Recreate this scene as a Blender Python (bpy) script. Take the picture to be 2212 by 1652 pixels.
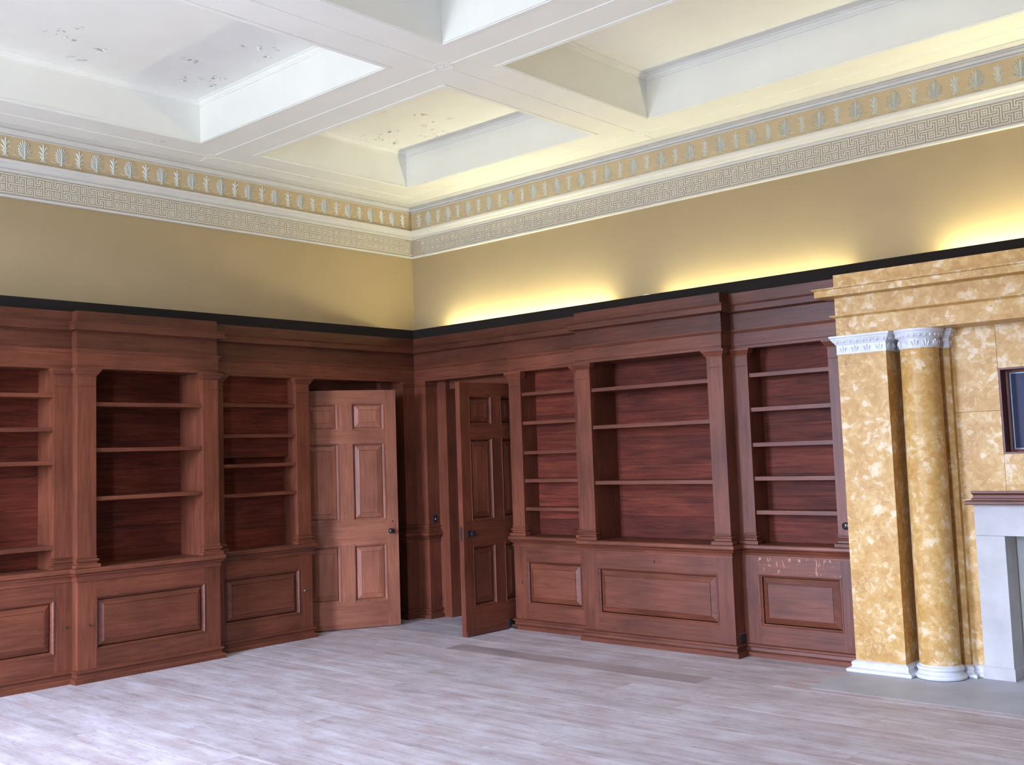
import bpy, bmesh, math, random
from mathutils import Matrix, Vector
random.seed(7)
for o in list(bpy.data.objects): bpy.data.objects.remove(o, do_unlink=True)
sc = bpy.context.scene
COL = sc.collection

# ------------------------------------------------------------------ camera
IW, IH = 2212.0, 1652.0
F_PX, PX, PY = 2294.48, -41.64, -40.78
YAW, PITCH, ROLL = 0.74662, 0.08574, -0.03307
CAM = Vector((8.9746, -8.3794, 1.7361))
fw = Vector((-math.sin(YAW)*math.cos(PITCH), math.cos(YAW)*math.cos(PITCH), math.sin(PITCH)))
rt = Vector((math.cos(YAW), math.sin(YAW), 0)); up = rt.cross(fw)
R_ = rt*math.cos(ROLL) + up*math.sin(ROLL); U_ = up*math.cos(ROLL) - rt*math.sin(ROLL)
cd = bpy.data.cameras.new('camera'); cam = bpy.data.objects.new('camera', cd); COL.objects.link(cam)
m = Matrix((R_, U_, -fw)).transposed().to_4x4(); m.translation = CAM; cam.matrix_world = m
cd.sensor_fit = 'HORIZONTAL'; cd.sensor_width = 36.0; cd.lens = 36.0*F_PX/IW
cd.shift_x = -PX/IW; cd.shift_y = PY/IW
cd.clip_start = 0.05; cd.clip_end = 200
sc.camera = cam

# ------------------------------------------------------------------ world, portals, exposure
SKY = (0.66, 0.77, 1.08); GROUND = (0.20, 0.235, 0.26); SKY_STRENGTH = 88.0
wd = bpy.data.worlds.new('overcast_sky'); sc.world = wd; wd.use_nodes = True
bg = wd.node_tree.nodes['Background']; bg.inputs[1].default_value = SKY_STRENGTH
_n, _l = wd.node_tree.nodes, wd.node_tree.links
_tc = _n.new('ShaderNodeTexCoord'); _sx = _n.new('ShaderNodeSeparateXYZ'); _mr = _n.new('ShaderNodeMapRange'); _mx = _n.new('ShaderNodeMix'); _mx.data_type = 'RGBA'
_l.new(_tc.outputs['Generated'], _sx.inputs[0]); _l.new(_sx.outputs[2], _mr.inputs[0]); _mr.inputs[1].default_value = -0.06; _mr.inputs[2].default_value = 0.04
_mx.inputs[6].default_value = (*GROUND, 1); _mx.inputs[7].default_value = (*SKY, 1)
_l.new(_mr.outputs[0], _mx.inputs[0]); _l.new(_mx.outputs[2], bg.inputs[0])
sc.view_settings.view_transform = 'Standard'; sc.view_settings.look = 'None'
sc.view_settings.gamma = 1.0; sc.view_settings.use_curve_mapping = False
sc.view_settings.exposure = 0.0
XR, YF = 13.72, -9.6          # far right wall, window wall (behind the camera)
XC = XR/2                     # centre line of the chimneypiece
WINDOWS = [(2.5, 1.40), (6.6, 0.85)]; WZ0, WZ1 = 0.55, 4.0
for wx, ww in WINDOWS:
    ld = bpy.data.lights.new('window_portal', 'AREA'); ld.shape = 'RECTANGLE'; ld.size = ww; ld.size_y = WZ1-WZ0
    lo = bpy.data.objects.new('window_portal', ld); COL.objects.link(lo)
    lo.location = (wx, YF-0.2, (WZ0+WZ1)/2); lo.rotation_euler = (math.radians(90), 0, 0)
    ld.cycles.is_portal = True

# ------------------------------------------------------------------ materials
def new_mat(name):
    mt = bpy.data.materials.new(name); mt.use_nodes = True
    return mt, mt.node_tree.nodes, mt.node_tree.links, mt.node_tree.nodes['Principled BSDF']
def ramp(nodes, stops):
    r = nodes.new('ShaderNodeValToRGB')
    while len(r.color_ramp.elements) < len(stops): r.color_ramp.elements.new(0.5)
    for e, (p, c) in zip(r.color_ramp.elements, stops): e.position = p; e.color = (*c, 1)
    return r
def coords(nodes, links, scale, rnd=True):
    tc = nodes.new('ShaderNodeTexCoord'); mp = nodes.new('ShaderNodeMapping')
    mp.inputs['Scale'].default_value = scale
    links.new(tc.outputs['Object'], mp.inputs['Vector'])
    if rnd:
        oi = nodes.new('ShaderNodeObjectInfo'); ml = nodes.new('ShaderNodeMath'); ml.operation = 'MULTIPLY'; ml.inputs[1].default_value = 37.0
        links.new(oi.outputs['Random'], ml.inputs[0]); links.new(ml.outputs[0], mp.inputs['Location'])
    return mp
def rand_value(nodes, links, col_out, lo, hi, sat=None):
    oi = nodes.new('ShaderNodeObjectInfo'); mr = nodes.new('ShaderNodeMapRange'); mr.inputs[3].default_value = lo; mr.inputs[4].default_value = hi
    links.new(oi.outputs['Random'], mr.inputs[0])
    hs = nodes.new('ShaderNodeHueSaturation'); links.new(col_out, hs.inputs['Color']); links.new(mr.outputs[0], hs.inputs['Value'])
    if sat is not None: hs.inputs['Saturation'].default_value = sat
    return hs.outputs[0]
def wood(name, axis, dark, mid, light, rough=0.42, var=(0.85, 1.15), bump=0.12, spec=0.40):
    mt, n, l, b = new_mat(name)
    big = [16.0, 16.0, 16.0]; big[axis] = 1.2
    mp = coords(n, l, big)
    nz = n.new('ShaderNodeTexNoise'); nz.inputs['Scale'].default_value = 2.2; nz.inputs['Detail'].default_value = 6; nz.inputs['Roughness'].default_value = 0.62
    nz.inputs['Distortion'].default_value = 0.6
    l.new(mp.outputs[0], nz.inputs['Vector'])
    r = ramp(n, [(0.25, dark), (0.5, mid), (0.75, light)]); l.new(nz.outputs['Fac'], r.inputs[0])
    # broad patches of older, darker polish
    mp2 = coords(n, l, (1.4, 1.4, 1.4)); n2 = n.new('ShaderNodeTexNoise'); n2.inputs['Scale'].default_value = 1.3; n2.inputs['Detail'].default_value = 3
    l.new(mp2.outputs[0], n2.inputs['Vector'])
    mr = n.new('ShaderNodeMapRange'); mr.inputs[1].default_value = 0.3; mr.inputs[2].default_value = 0.7; mr.inputs[3].default_value = 0.72; mr.inputs[4].default_value = 1.18
    l.new(n2.outputs['Fac'], mr.inputs[0])
    mx = n.new('ShaderNodeMix'); mx.data_type = 'RGBA'; mx.blend_type = 'MULTIPLY'; mx.inputs[0].default_value = 1.0
    l.new(r.outputs[0], mx.inputs[6]); l.new(mr.outputs[0], mx.inputs[7])
    out = rand_value(n, l, mx.outputs[2], *var)
    l.new(out, b.inputs['Base Color'])
    fine = [60.0, 60.0, 60.0]; fine[axis] = 3.0
    mp3 = coords(n, l, fine); n3 = n.new('ShaderNodeTexNoise'); n3.inputs['Scale'].default_value = 2.0; n3.inputs['Detail'].default_value = 3
    l.new(mp3.outputs[0], n3.inputs['Vector'])
    bp = n.new('ShaderNodeBump'); bp.inputs['Strength'].default_value = bump; bp.inputs['Distance'].default_value = 0.004
    l.new(n3.outputs['Fac'], bp.inputs['Height']); l.new(bp.outputs[0], b.inputs['Normal'])
    b.inputs['Roughness'].default_value = rough; b.inputs['Specular IOR Level'].default_value = spec
    return mt
OAK = ((0.082, 0.022, 0.010), (0.136, 0.038, 0.018), (0.182, 0.055, 0.028))
PINE = ((0.046, 0.009, 0.005), (0.115, 0.021, 0.010), (0.18, 0.042, 0.018))
WX, WY, WZ = (wood('oak_'+'xyz'[i], i, *OAK) for i in range(3))
OAK_SHADE = tuple(tuple(v*0.68 for v in c) for c in OAK)  # same oak, darkened to paint in the shade on the upper entablature
WX_SHADE, WY_SHADE = wood('shade_toned_oak_x', 0, *OAK_SHADE, var=(0.9, 1.1)), wood('shade_toned_oak_y', 1, *OAK_SHADE, var=(0.9, 1.1))
PNX, PNY = wood('pine_x', 0, *PINE, rough=0.6, spec=0.2, var=(0.75, 1.2)), wood('pine_y', 1, *PINE, rough=0.6, spec=0.2, var=(0.75, 1.2))
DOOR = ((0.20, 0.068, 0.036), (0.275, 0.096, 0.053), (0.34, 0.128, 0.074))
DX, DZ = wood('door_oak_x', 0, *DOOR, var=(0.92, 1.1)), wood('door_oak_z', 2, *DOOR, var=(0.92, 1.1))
def flecked(name):
    mt = wood(name, 0, *OAK); n, l = mt.node_tree.nodes, mt.node_tree.links; b = n['Principled BSDF']
    src = b.inputs['Base Color'].links[0].from_socket
    mp = coords(n, l, (34, 34, 11), False); nz = n.new('ShaderNodeTexNoise'); nz.inputs['Scale'].default_value = 1.0; nz.inputs['Detail'].default_value = 1.5; nz.inputs['Distortion'].default_value = 1.2
    l.new(mp.outputs[0], nz.inputs['Vector']); r = ramp(n, [(0.62, (0, 0, 0)), (0.68, (0.8, 0.8, 0.8))]); l.new(nz.outputs['Fac'], r.inputs[0])
    mx = n.new('ShaderNodeMix'); mx.data_type = 'RGBA'; mx.inputs[7].default_value = (0.50, 0.25, 0.14, 1)
    l.new(r.outputs[0], mx.inputs[0]); l.new(src, mx.inputs[6]); l.new(mx.outputs[2], b.inputs['Base Color'])
    return mt
M_FLECK = flecked('ray_flecked_oak')
def plain(name, col, rough=0.5, metal=0.0, noise=0.0, scale=8.0, spec=0.5):
    mt, n, l, b = new_mat(name)
    b.inputs['Base Color'].default_value = (*col, 1); b.inputs['Roughness'].default_value = rough
    b.inputs['Metallic'].default_value = metal; b.inputs['Specular IOR Level'].default_value = spec
    if noise:
        mp = coords(n, l, (1, 1, 1), False); nz = n.new('ShaderNodeTexNoise'); nz.inputs['Scale'].default_value = scale; nz.inputs['Detail'].default_value = 5
        l.new(mp.outputs[0], nz.inputs['Vector'])
        r = ramp(n, [(0.3, tuple(c*(1-noise) for c in col)), (0.7, tuple(min(1, c*(1+noise)) for c in col))])
        l.new(nz.outputs['Fac'], r.inputs[0]); l.new(r.outputs[0], b.inputs['Base Color'])
    return mt
M_WALL = plain('ochre_wall_paint', (0.395, 0.295, 0.165), 0.7, noise=0.03, scale=2.5, spec=0.2)
M_CEIL = plain('white_ceiling_paint', (0.86, 0.85, 0.79), 0.75, noise=0.02, scale=3, spec=0.2)
M_TRIMW = plain('white_moulding_paint', (0.66, 0.635, 0.60), 0.6, noise=0.03, spec=0.2)
M_BAND = plain('tan_frieze_paint', (0.56, 0.43, 0.265), 0.7, noise=0.06, scale=3, spec=0.2)
M_MOTIF = plain('pale_grey_motif_paint', (0.72, 0.72, 0.665), 0.7, spec=0.2)
M_KEYG = plain('taupe_key_ground', (0.46, 0.395, 0.31), 0.8, spec=0.1)
M_KEY = plain('stone_key_paint', (0.66, 0.60, 0.505), 0.7, spec=0.2)
M_FLAKE = plain('flaking_white_paint', (0.80, 0.79, 0.76), 0.7)
M_SCAR = plain('bare_plaster', (0.60, 0.57, 0.52), 0.9)
M_BLACK = plain('black_upstand_paint', (0.020, 0.016, 0.014), 0.95, spec=0.05)
M_KNOB = plain('black_knob', (0.012, 0.012, 0.014), 0.18)
M_IRON = plain('dark_iron', (0.03, 0.03, 0.033), 0.4, 0.3)
M_BRASS = plain('worn_steel', (0.45, 0.44, 0.43), 0.35, 0.8)
M_WMARB = plain('white_marble', (0.66, 0.67, 0.70), 0.45, noise=0.08, scale=14)
M_STONE = plain('grey_stone', (0.50, 0.485, 0.465), 0.8, noise=0.13, scale=4, spec=0.2)
M_HEARTH = plain('slate_hearth', (0.44, 0.445, 0.475), 0.6, noise=0.16, scale=2.2)
M_BLOCK = plain('pale_fireboard', (0.50, 0.51, 0.48), 0.8, noise=0.05)
M_GLASS = plain('dark_glass', (0.045, 0.055, 0.11), 0.08)
M_PUTTY = plain('pale_glazing_bead', (0.42, 0.50, 0.55), 0.5)
M_WHITE = plain('white_enamel', (0.8, 0.8, 0.8), 0.4)
M_SUB = plain('subfloor', (0.03, 0.028, 0.028), 0.9)
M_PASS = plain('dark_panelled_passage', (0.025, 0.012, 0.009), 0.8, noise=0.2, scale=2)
def emit(name, col, s):
    mt, n, l, b = new_mat(name); b.inputs['Base Color'].default_value = (0.9, 0.9, 0.9, 1)
    b.inputs['Emission Color'].default_value = (*col, 1); b.inputs['Emission Strength'].default_value = s
    return mt
def siena():
    mt, n, l, b = new_mat('siena_marble')
    mp = coords(n, l, (1, 1, 1), True)
    wn = n.new('ShaderNodeTexNoise'); wn.inputs['Scale'].default_value = 5; wn.inputs['Detail'].default_value = 4; l.new(mp.outputs[0], wn.inputs['Vector'])
    add = n.new('ShaderNodeMix'); add.data_type = 'VECTOR'; add.inputs[0].default_value = 0.12
    l.new(mp.outputs[0], add.inputs[4]); l.new(wn.outputs['Color'], add.inputs[5])
    v = n.new('ShaderNodeTexVoronoi'); v.inputs['Scale'].default_value = 32; l.new(add.outputs[1], v.inputs['Vector'])
    r1 = ramp(n, [(0.0, (0.46, 0.245, 0.065)), (0.35, (0.54, 0.315, 0.10)), (0.58, (0.61, 0.39, 0.15)), (0.80, (0.74, 0.58, 0.37))])
    sep = n.new('ShaderNodeSeparateColor'); l.new(v.outputs['Color'], sep.inputs[0])
    nz = n.new('ShaderNodeTexNoise'); nz.inputs['Scale'].default_value = 6.5; nz.inputs['Detail'].default_value = 8; nz.inputs['Roughness'].default_value = 0.68; l.new(mp.outputs[0], nz.inputs['Vector'])
    mixf = n.new('ShaderNodeMath'); mixf.operation = 'MULTIPLY_ADD'; mixf.inputs[1].default_value = 0.38
    mm = n.new('ShaderNodeMapRange'); mm.inputs[1].default_value = 0.3; mm.inputs[2].default_value = 0.7; mm.inputs[3].default_value = -0.1; mm.inputs[4].default_value = 0.65
    l.new(nz.outputs['Fac'], mm.inputs[0]); l.new(sep.outputs[0], mixf.inputs[0]); l.new(mm.outputs[0], mixf.inputs[2])
    l.new(mixf.outputs[0], r1.inputs[0])
    e = n.new('ShaderNodeTexVoronoi'); e.feature = 'DISTANCE_TO_EDGE'; e.inputs['Scale'].default_value = 32; l.new(add.outputs[1], e.inputs['Vector'])
    r2 = ramp(n, [(0.0, (1, 1, 1)), (0.055, (0, 0, 0))]); l.new(e.outputs['Distance'], r2.inputs[0])
    pn = n.new('ShaderNodeTexNoise'); pn.inputs['Scale'].default_value = 3.1; pn.inputs['Detail'].default_value = 3; l.new(mp.outputs[0], pn.inputs['Vector'])
    r3 = ramp(n, [(0.5, (0, 0, 0)), (0.68, (0.75, 0.75, 0.75))]); l.new(pn.outputs['Fac'], r3.inputs[0])
    mul = n.new('ShaderNodeMath'); mul.operation = 'MULTIPLY'; l.new(r2.outputs[0], mul.inputs[0]); l.new(r3.outputs[0], mul.inputs[1])
    mx = n.new('ShaderNodeMix'); mx.data_type = 'RGBA'; mx.inputs[7].default_value = (0.27, 0.13, 0.10, 1)
    l.new(mul.outputs[0], mx.inputs[0]); l.new(r1.outputs[0], mx.inputs[6]); l.new(mx.outputs[2], b.inputs['Base Color'])
    b.inputs['Roughness'].default_value = 0.36; b.inputs['Specular IOR Level'].default_value = 0.18
    return mt
M_SIENA = siena()
def plankmat():
    mt, n, l, b = new_mat('worn_floorboard')
    mp = coords(n, l, (0.7, 7.0, 7.0)); nz = n.new('ShaderNodeTexNoise'); nz.inputs['Scale'].default_value = 2.0; nz.inputs['Detail'].default_value = 7; nz.inputs['Roughness'].default_value = 0.65
    l.new(mp.outputs[0], nz.inputs['Vector'])
    r = ramp(n, [(0.28, (0.37, 0.31, 0.31)), (0.45, (0.50, 0.445, 0.45)), (0.58, (0.56, 0.52, 0.535)), (0.75, (0.62, 0.60, 0.62))]); l.new(nz.outputs['Fac'], r.inputs[0])
    mp2 = coords(n, l, (2.5, 3.5, 1)); n2 = n.new('ShaderNodeTexNoise'); n2.inputs['Scale'].default_value = 1.5; n2.inputs['Detail'].default_value = 5; l.new(mp2.outputs[0], n2.inputs['Vector'])
    r2 = ramp(n, [(0.35, (0.86, 0.79, 0.77)), (0.62, (1.04, 1.04, 1.06))]); l.new(n2.outputs['Fac'], r2.inputs[0])
    mx = n.new('ShaderNodeMix'); mx.data_type = 'RGBA'; mx.blend_type = 'MULTIPLY'; mx.inputs[0].default_value = 1.0
    l.new(r.outputs[0], mx.inputs[6]); l.new(r2.outputs[0], mx.inputs[7])
    # splashes of rough grain
    mp4 = coords(n, l, (9, 40, 1)); n4 = n.new('ShaderNodeTexNoise'); n4.inputs['Scale'].default_value = 1.6; n4.inputs['Detail'].default_value = 2; l.new(mp4.outputs[0], n4.inputs['Vector'])
    r4 = ramp(n, [(0.30, (0.66, 0.62, 0.62)), (0.40, (1, 1, 1))]); l.new(n4.outputs['Fac'], r4.inputs[0])
    m2 = n.new('ShaderNodeMix'); m2.data_type = 'RGBA'; m2.blend_type = 'MULTIPLY'; m2.inputs[0].default_value = 0.8
    l.new(mx.outputs[2], m2.inputs[6]); l.new(r4.outputs[0], m2.inputs[7])
    out = rand_value(n, l, m2.outputs[2], 0.93, 1.06); l.new(out, b.inputs['Base Color'])
    bp = n.new('ShaderNodeBump'); bp.inputs['Strength'].default_value = 0.25; bp.inputs['Distance'].default_value = 0.003
    l.new(n4.outputs['Fac'], bp.inputs['Height']); l.new(bp.outputs[0], b.inputs['Normal'])
    b.inputs['Roughness'].default_value = 0.55; b.inputs['Specular IOR Level'].default_value = 0.4
    return mt
M_PLANK = plankmat()
M_PLANK2 = wood('reddish_floorboard', 0, (0.34, 0.255, 0.245), (0.41, 0.33, 0.325), (0.47, 0.39, 0.385), rough=0.55)

# ------------------------------------------------------------------ mesh helpers
def TB(s, d, z): return (s, -d, z)          # back wall: s runs along +x, d comes out into the room
def TA(s, d, z): return (d, -s, z)          # left wall: s runs along -y
def TI(s, d, z): return (s, d, z)
class MB:
    def __init__(self, T=TI): self.v = []; self.f = []; self.T = T
    def ring(self, pts):
        i = len(self.v); self.v += [self.T(*p) for p in pts]; return list(range(i, i+len(pts)))
    def loft(self, rings, closed=True, caps=True):
        idx = [self.ring(r) for r in rings]; n = len(idx[0])
        for a, b in zip(idx, idx[1:]):
            for k in range(n if closed else n-1):
                self.f.append((a[k], a[(k+1) % n], b[(k+1) % n], b[k]))
        if caps: self.f.append(tuple(idx[0])); self.f.append(tuple(reversed(idx[-1])))
        return self
    def box(self, s0, s1, d0, d1, z0, z1):
        return self.loft([[(s0, d0, z), (s1, d0, z), (s1, d1, z), (s0, d1, z)] for z in (z0, z1)])
    def wrap(self, s0, s1, dback, D, prof, rl=True, rr=True):
        # a moulding profile [(offset, z)] run along the front and returned round the ends
        return self.loft([[(s0-(max(o, 0) if rl else 0), dback, z), (s0-(max(o, 0) if rl else 0), D+o, z), (s1+(max(o, 0) if rr else 0), D+o, z), (s1+(max(o, 0) if rr else 0), dback, z)] for o, z in prof])
    def rects(self, loops, caps=False):
        return self.loft([[(s0, d, z0), (s1, d, z0), (s1, d, z1), (s0, d, z1)] for s0, s1, z0, z1, d in loops], caps=caps)
    def lathe(self, cx, cy, prof, n=40):
        return self.loft([[(cx+r*math.cos(2*math.pi*k/n), cy+r*math.sin(2*math.pi*k/n), z) for k in range(n)] for r, z in prof])
    def lathe_axis(self, c, ax, prof, n=20):
        # revolve (radius, distance along ax) about an axis through c
        a = Vector(ax).normalized(); u = a.orthogonal().normalized(); w = a.cross(u); c = Vector(c)
        return self.loft([[tuple(c + a*h + (u*math.cos(2*math.pi*k/n) + w*math.sin(2*math.pi*k/n))*max(r, 1e-4)) for k in range(n)] for r, h in prof])
    def mesh(self, name, origin=(0, 0, 0), smooth=False):
        me = bpy.data.meshes.new(name); ox, oy, oz = origin
        me.from_pydata([(x-ox, y-oy, z-oz) for x, y, z in self.v], [], self.f)
        bm = bmesh.new(); bm.from_mesh(me); bmesh.ops.recalc_face_normals(bm, faces=bm.faces)
        if smooth:
            for f in bm.faces: f.smooth = True
            for e in bm.edges:
                if len(e.link_faces) == 2 and e.calc_face_angle(0) > math.radians(35): e.smooth = False
        bm.to_mesh(me); bm.free()
        return me
def put(name, me, mat, parent=None, loc=(0, 0, 0), rz=0.0):
    o = bpy.data.objects.new(name, me); COL.objects.link(o)
    if mat is not None and not me.materials: me.materials.append(mat)
    o.location = loc; o.rotation_euler = (0, 0, rz); o.parent = parent
    return o
def part(parent, name, mb, mat, smooth=False, label=None):
    org = parent['_o'] if parent is not None and '_o' in parent else (0, 0, 0)
    o = put(name, mb.mesh(name, org, smooth), mat, parent)
    if parent is not None: o['_o'] = list(org)
    if label: o['label'] = label
    return o
def tag(o, label, cat, group=None, kind=None):
    o['label'] = label; o['category'] = cat
    if group: o['group'] = group
    if kind: o['kind'] = kind
    return o
def thing(name, loc, label, cat, group=None, kind=None):
    o = bpy.data.objects.new(name, None); COL.objects.link(o); o.location = loc; o.empty_display_size = 0.2; o['_o'] = list(loc)
    return tag(o, label, cat, group, kind)
def solid(name, mb, mat, label, cat, kind=None, group=None, origin=(0, 0, 0), smooth=False):
    o = put(name, mb.mesh(name, origin, smooth), mat, None, origin); o['_o'] = list(origin)
    return tag(o, label, cat, group, kind)

# ------------------------------------------------------------------ floor
fl = solid('floor', MB().box(-1.6, XR, 1.6, YF, -0.06, -0.018), M_SUB, 'wide worn grey floorboards across the empty room', 'floor', 'structure')
BW = 0.243
row = 0; y = 1.655
while y > YF+0.01:
    y1 = max(y-BW, YF); x = -1.6 if y > -2 else 0.0
    special = y1 > -1.55 and y < -1.2 and y1 <= -1.44
    first = True
    while x < XR-0.01:
        ln = random.uniform(2.4, 4.4)
        if first: ln *= random.uniform(0.4, 1.0); first = False
        x1 = min(x+ln, XR)
        if XR-x1 < 0.5: x1 = XR
        mat = M_PLANK
        if special and x < 1.9: x1 = 1.9
        elif special and x < 4.55: x1 = 4.55; mat = M_PLANK2
        h = random.uniform(-0.0008, 0.0004)
        if y <= 0.01 or x < 3.0:
            part(fl, 'floorboard', MB().box(x+0.0008, x1-0.0008, min(y, 1.6)-0.0009, y1+0.0009, -0.018, h), mat)
        x = x1
    y = y1; row += 1

# ------------------------------------------------------------------ walls
ZC = 4.652; WT = 0.35; ZT = ZC+0.38
def wallbox(T, L, opening):
    a, b, h = opening
    m = MB(T); m.box(0 if T is TB else -WT, a, -WT, 0, 0, h); m.box(b, L, -WT, 0, 0, h); m.box(0 if T is TB else -WT, L, -WT, 0, h, ZC+0.02)
    return m
wl = solid('wall_left', wallbox(TA, -YF, (0.60, 1.80, 2.50)), M_WALL, 'ochre painted wall above the left run of bookcases', 'wall', 'structure')
wb = MB(TB); wb.box(0, 0.60, -WT, 0, 0, 2.5); wb.box(1.74, 6.386, -WT, 0, 0, 2.5); wb.box(2*XC-6.386, XR, -WT, 0, 0, 2.5)
wb.box(6.386, 2*XC-6.386, -WT, 0, 1.10, 1.60); wb.box(6.386, 2*XC-6.386, -WT, 0, 2.26, 2.5); wb.box(0, XR, -WT, 0, 2.5, ZC+0.02)
wb.box(6.386, 2*XC-6.386, -WT, -0.25, 0, 2.5)
solid('wall_back', wb, M_WALL, 'ochre painted wall lit by strip lamps behind the bookcase cornice', 'wall', 'structure')
solid('wall_right', MB().box(XR, XR+0.2, 0.2, YF-0.2, 0, ZC+0.02), M_WALL, 'ochre painted end wall outside the picture', 'wall', 'structure')
wf = MB(); xs = [-WT]+[e for wx, ww in WINDOWS for e in (wx-ww/2, wx+ww/2)]+[XR+0.2]
for k in range(0, len(xs), 2): wf.box(xs[k], xs[k+1], YF, YF-0.2, 0, ZC+0.02)
for wx, ww in WINDOWS: wf.box(wx-ww/2, wx+ww/2, YF, YF-0.2, 0, WZ0); wf.box(wx-ww/2, wx+ww/2, YF, YF-0.2, WZ1, ZC+0.02)
solid('wall_front', wf, M_WALL, 'ochre painted window wall behind the viewer', 'wall', 'structure')
for i, (wx, ww) in enumerate(WINDOWS):
    f = MB(); a, b = wx-ww/2, wx+ww/2
    for s0, s1 in ((a, a+0.05), (b-0.05, b)): f.box(s0, s1, YF-0.04, YF-0.09, WZ0, WZ1)
    for z0, z1 in ((WZ0, WZ0+0.06), (WZ1-0.06, WZ1), ((WZ0+WZ1)/2-0.03, (WZ0+WZ1)/2+0.03)): f.box(a+0.05, b-0.05, YF-0.04, YF-0.09, z0, z1)
    o = solid('window_%d' % (i+1), f, M_WHITE, 'tall white sash window in the wall behind the viewer', 'window', 'structure')
    g = MB()
    for k in (1, 2): xx = a+(b-a)*k/3; g.box(xx-0.012, xx+0.012, YF-0.05, YF-0.075, WZ0+0.06, WZ1-0.06)
    for k in range(1, 6):
        if k != 3: zz = WZ0+(WZ1-WZ0)*k/6; g.box(a+0.05, b-0.05, YF-0.055, YF-0.07, zz-0.012, zz+0.012)
    part(o, 'glazing_bar', g, M_WHITE)
# passages beyond the two doors
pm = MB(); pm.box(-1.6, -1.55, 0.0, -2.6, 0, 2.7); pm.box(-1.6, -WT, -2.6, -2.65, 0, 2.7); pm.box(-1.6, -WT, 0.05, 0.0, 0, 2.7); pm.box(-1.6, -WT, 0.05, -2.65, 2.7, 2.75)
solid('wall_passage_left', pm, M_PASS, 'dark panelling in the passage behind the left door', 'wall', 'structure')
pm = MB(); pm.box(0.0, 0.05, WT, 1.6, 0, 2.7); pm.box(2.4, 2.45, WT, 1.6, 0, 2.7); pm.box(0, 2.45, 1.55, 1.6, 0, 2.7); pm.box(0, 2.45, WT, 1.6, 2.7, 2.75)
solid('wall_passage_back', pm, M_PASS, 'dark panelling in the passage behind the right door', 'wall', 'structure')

# ------------------------------------------------------------------ coffered ceiling
CX = [0, 0.6646, 3.1804, 3.8078, XR-3.8078, XR-3.1804, XR-0.6646, XR]
CY = [0, 0.6735, 2.572, 3.2103, -YF-3.2103, -YF-2.572, -YF-0.6735, -YF]
cm = MB()
for i in range(7):
    for j in range(7):
        if i % 2 == 1 and j % 2 == 1: continue
        k = cm.ring([(CX[i], -CY[j], ZC), (CX[i+1], -CY[j], ZC), (CX[i+1], -CY[j+1], ZC), (CX[i], -CY[j+1], ZC)]); cm.f.append(tuple(k))
cm.box(-WT, XR+0.2, WT, YF-0.2, ZT+0.06, ZT+0.12)
ce = solid('ceiling', cm, M_CEIL, 'white coffered ceiling with broad flat beams', 'ceiling', 'structure')
# soffit normals must look down
for p in ce.data.polygons:
    pass
for i in (1, 3, 5):
    for j in (1, 3, 5):
        x0, x1, y0, y1 = CX[i], CX[i+1], -CY[j+1], -CY[j]
        def lp(o, z): return [(x0+o, y0+o, z), (x1-o, y0+o, z), (x1-o, y1-o, z), (x0+o, y1-o, z)]
        c = part(ce, 'coffer', MB().loft([lp(0, ZC-0.001), lp(0, ZT-0.05), lp(0.012, ZT-0.05), lp(0.012, ZT-0.036), lp(0.022, ZT-0.03), lp(0.03, ZT-0.012), lp(0.05, ZT-0.008), lp(0.05, ZT)], caps=False), M_CEIL)
        t = MB(); t.f.append(tuple(t.ring(lp(0.0, ZT)))); part(c, 'coffer_panel', t, M_CEIL)
        # flat bead round the mouth of the coffer, with a fine quirk inside it
        part(c, 'edge_bead', MB().loft([lp(-0.045, ZC-0.0005), lp(-0.043, ZC-0.006), lp(-0.008, ZC-0.008), lp(-0.005, ZC-0.002), lp(0.004, ZC-0.002), lp(0.004, ZC+0.012), lp(0.0, ZC+0.014)], caps=False), M_CEIL)
BX = [0.334, (CX[2]+CX[3])/2, XR-(CX[2]+CX[3])/2, XR-0.334]; BY = [0.355, (CY[2]+CY[3])/2, -YF-(CY[2]+CY[3])/2, -YF-0.355]
def bead(p0, p1):
    (xa, ya), (xb, yb) = p0, p1; w = 0.006
    nx, ny = (0, w) if abs(xb-xa) > abs(yb-ya) else (w, 0)
    return MB().loft([[(x-nx, y-ny, ZC+0.001), (x-nx*0.7, y-ny*0.7, ZC-0.005), (x+nx*0.7, y+ny*0.7, ZC-0.005), (x+nx, y+ny, ZC+0.001)] for x, y in (p0, p1)])
RR = 0.085
for yb in BY:
    for a, b in zip(BX, BX[1:]): part(ce, 'bead', bead((a+RR, -yb), (b-RR, -yb)), M_CEIL)
for xb in BX:
    for a, b in zip(BY, BY[1:]): part(ce, 'bead', bead((xb, -a-RR), (xb, -b+RR)), M_CEIL)
for xb in BX[1:3]:
    part(ce, 'bead', bead((xb, -0.12), (xb, -BY[0]+RR)), M_CEIL)
for yb in BY[1:3]:
    part(ce, 'bead', bead((0.12, -yb), (BX[0]-RR, -yb)), M_CEIL)
rm = MB()
def torus(mb, R, r, z, n=28, k=6):
    mb.loft([[((R+r*math.cos(2*math.pi*q/k))*math.cos(2*math.pi*j/n), (R+r*math.cos(2*math.pi*q/k))*math.sin(2*math.pi*j/n), z+r*math.sin(2*math.pi*q/k)) for q in range(k)] for j in list(range(n))+[0]], caps=False)
torus(rm, 0.075, 0.006, 0.0); torus(rm, 0.058, 0.004, 0.0)
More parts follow.
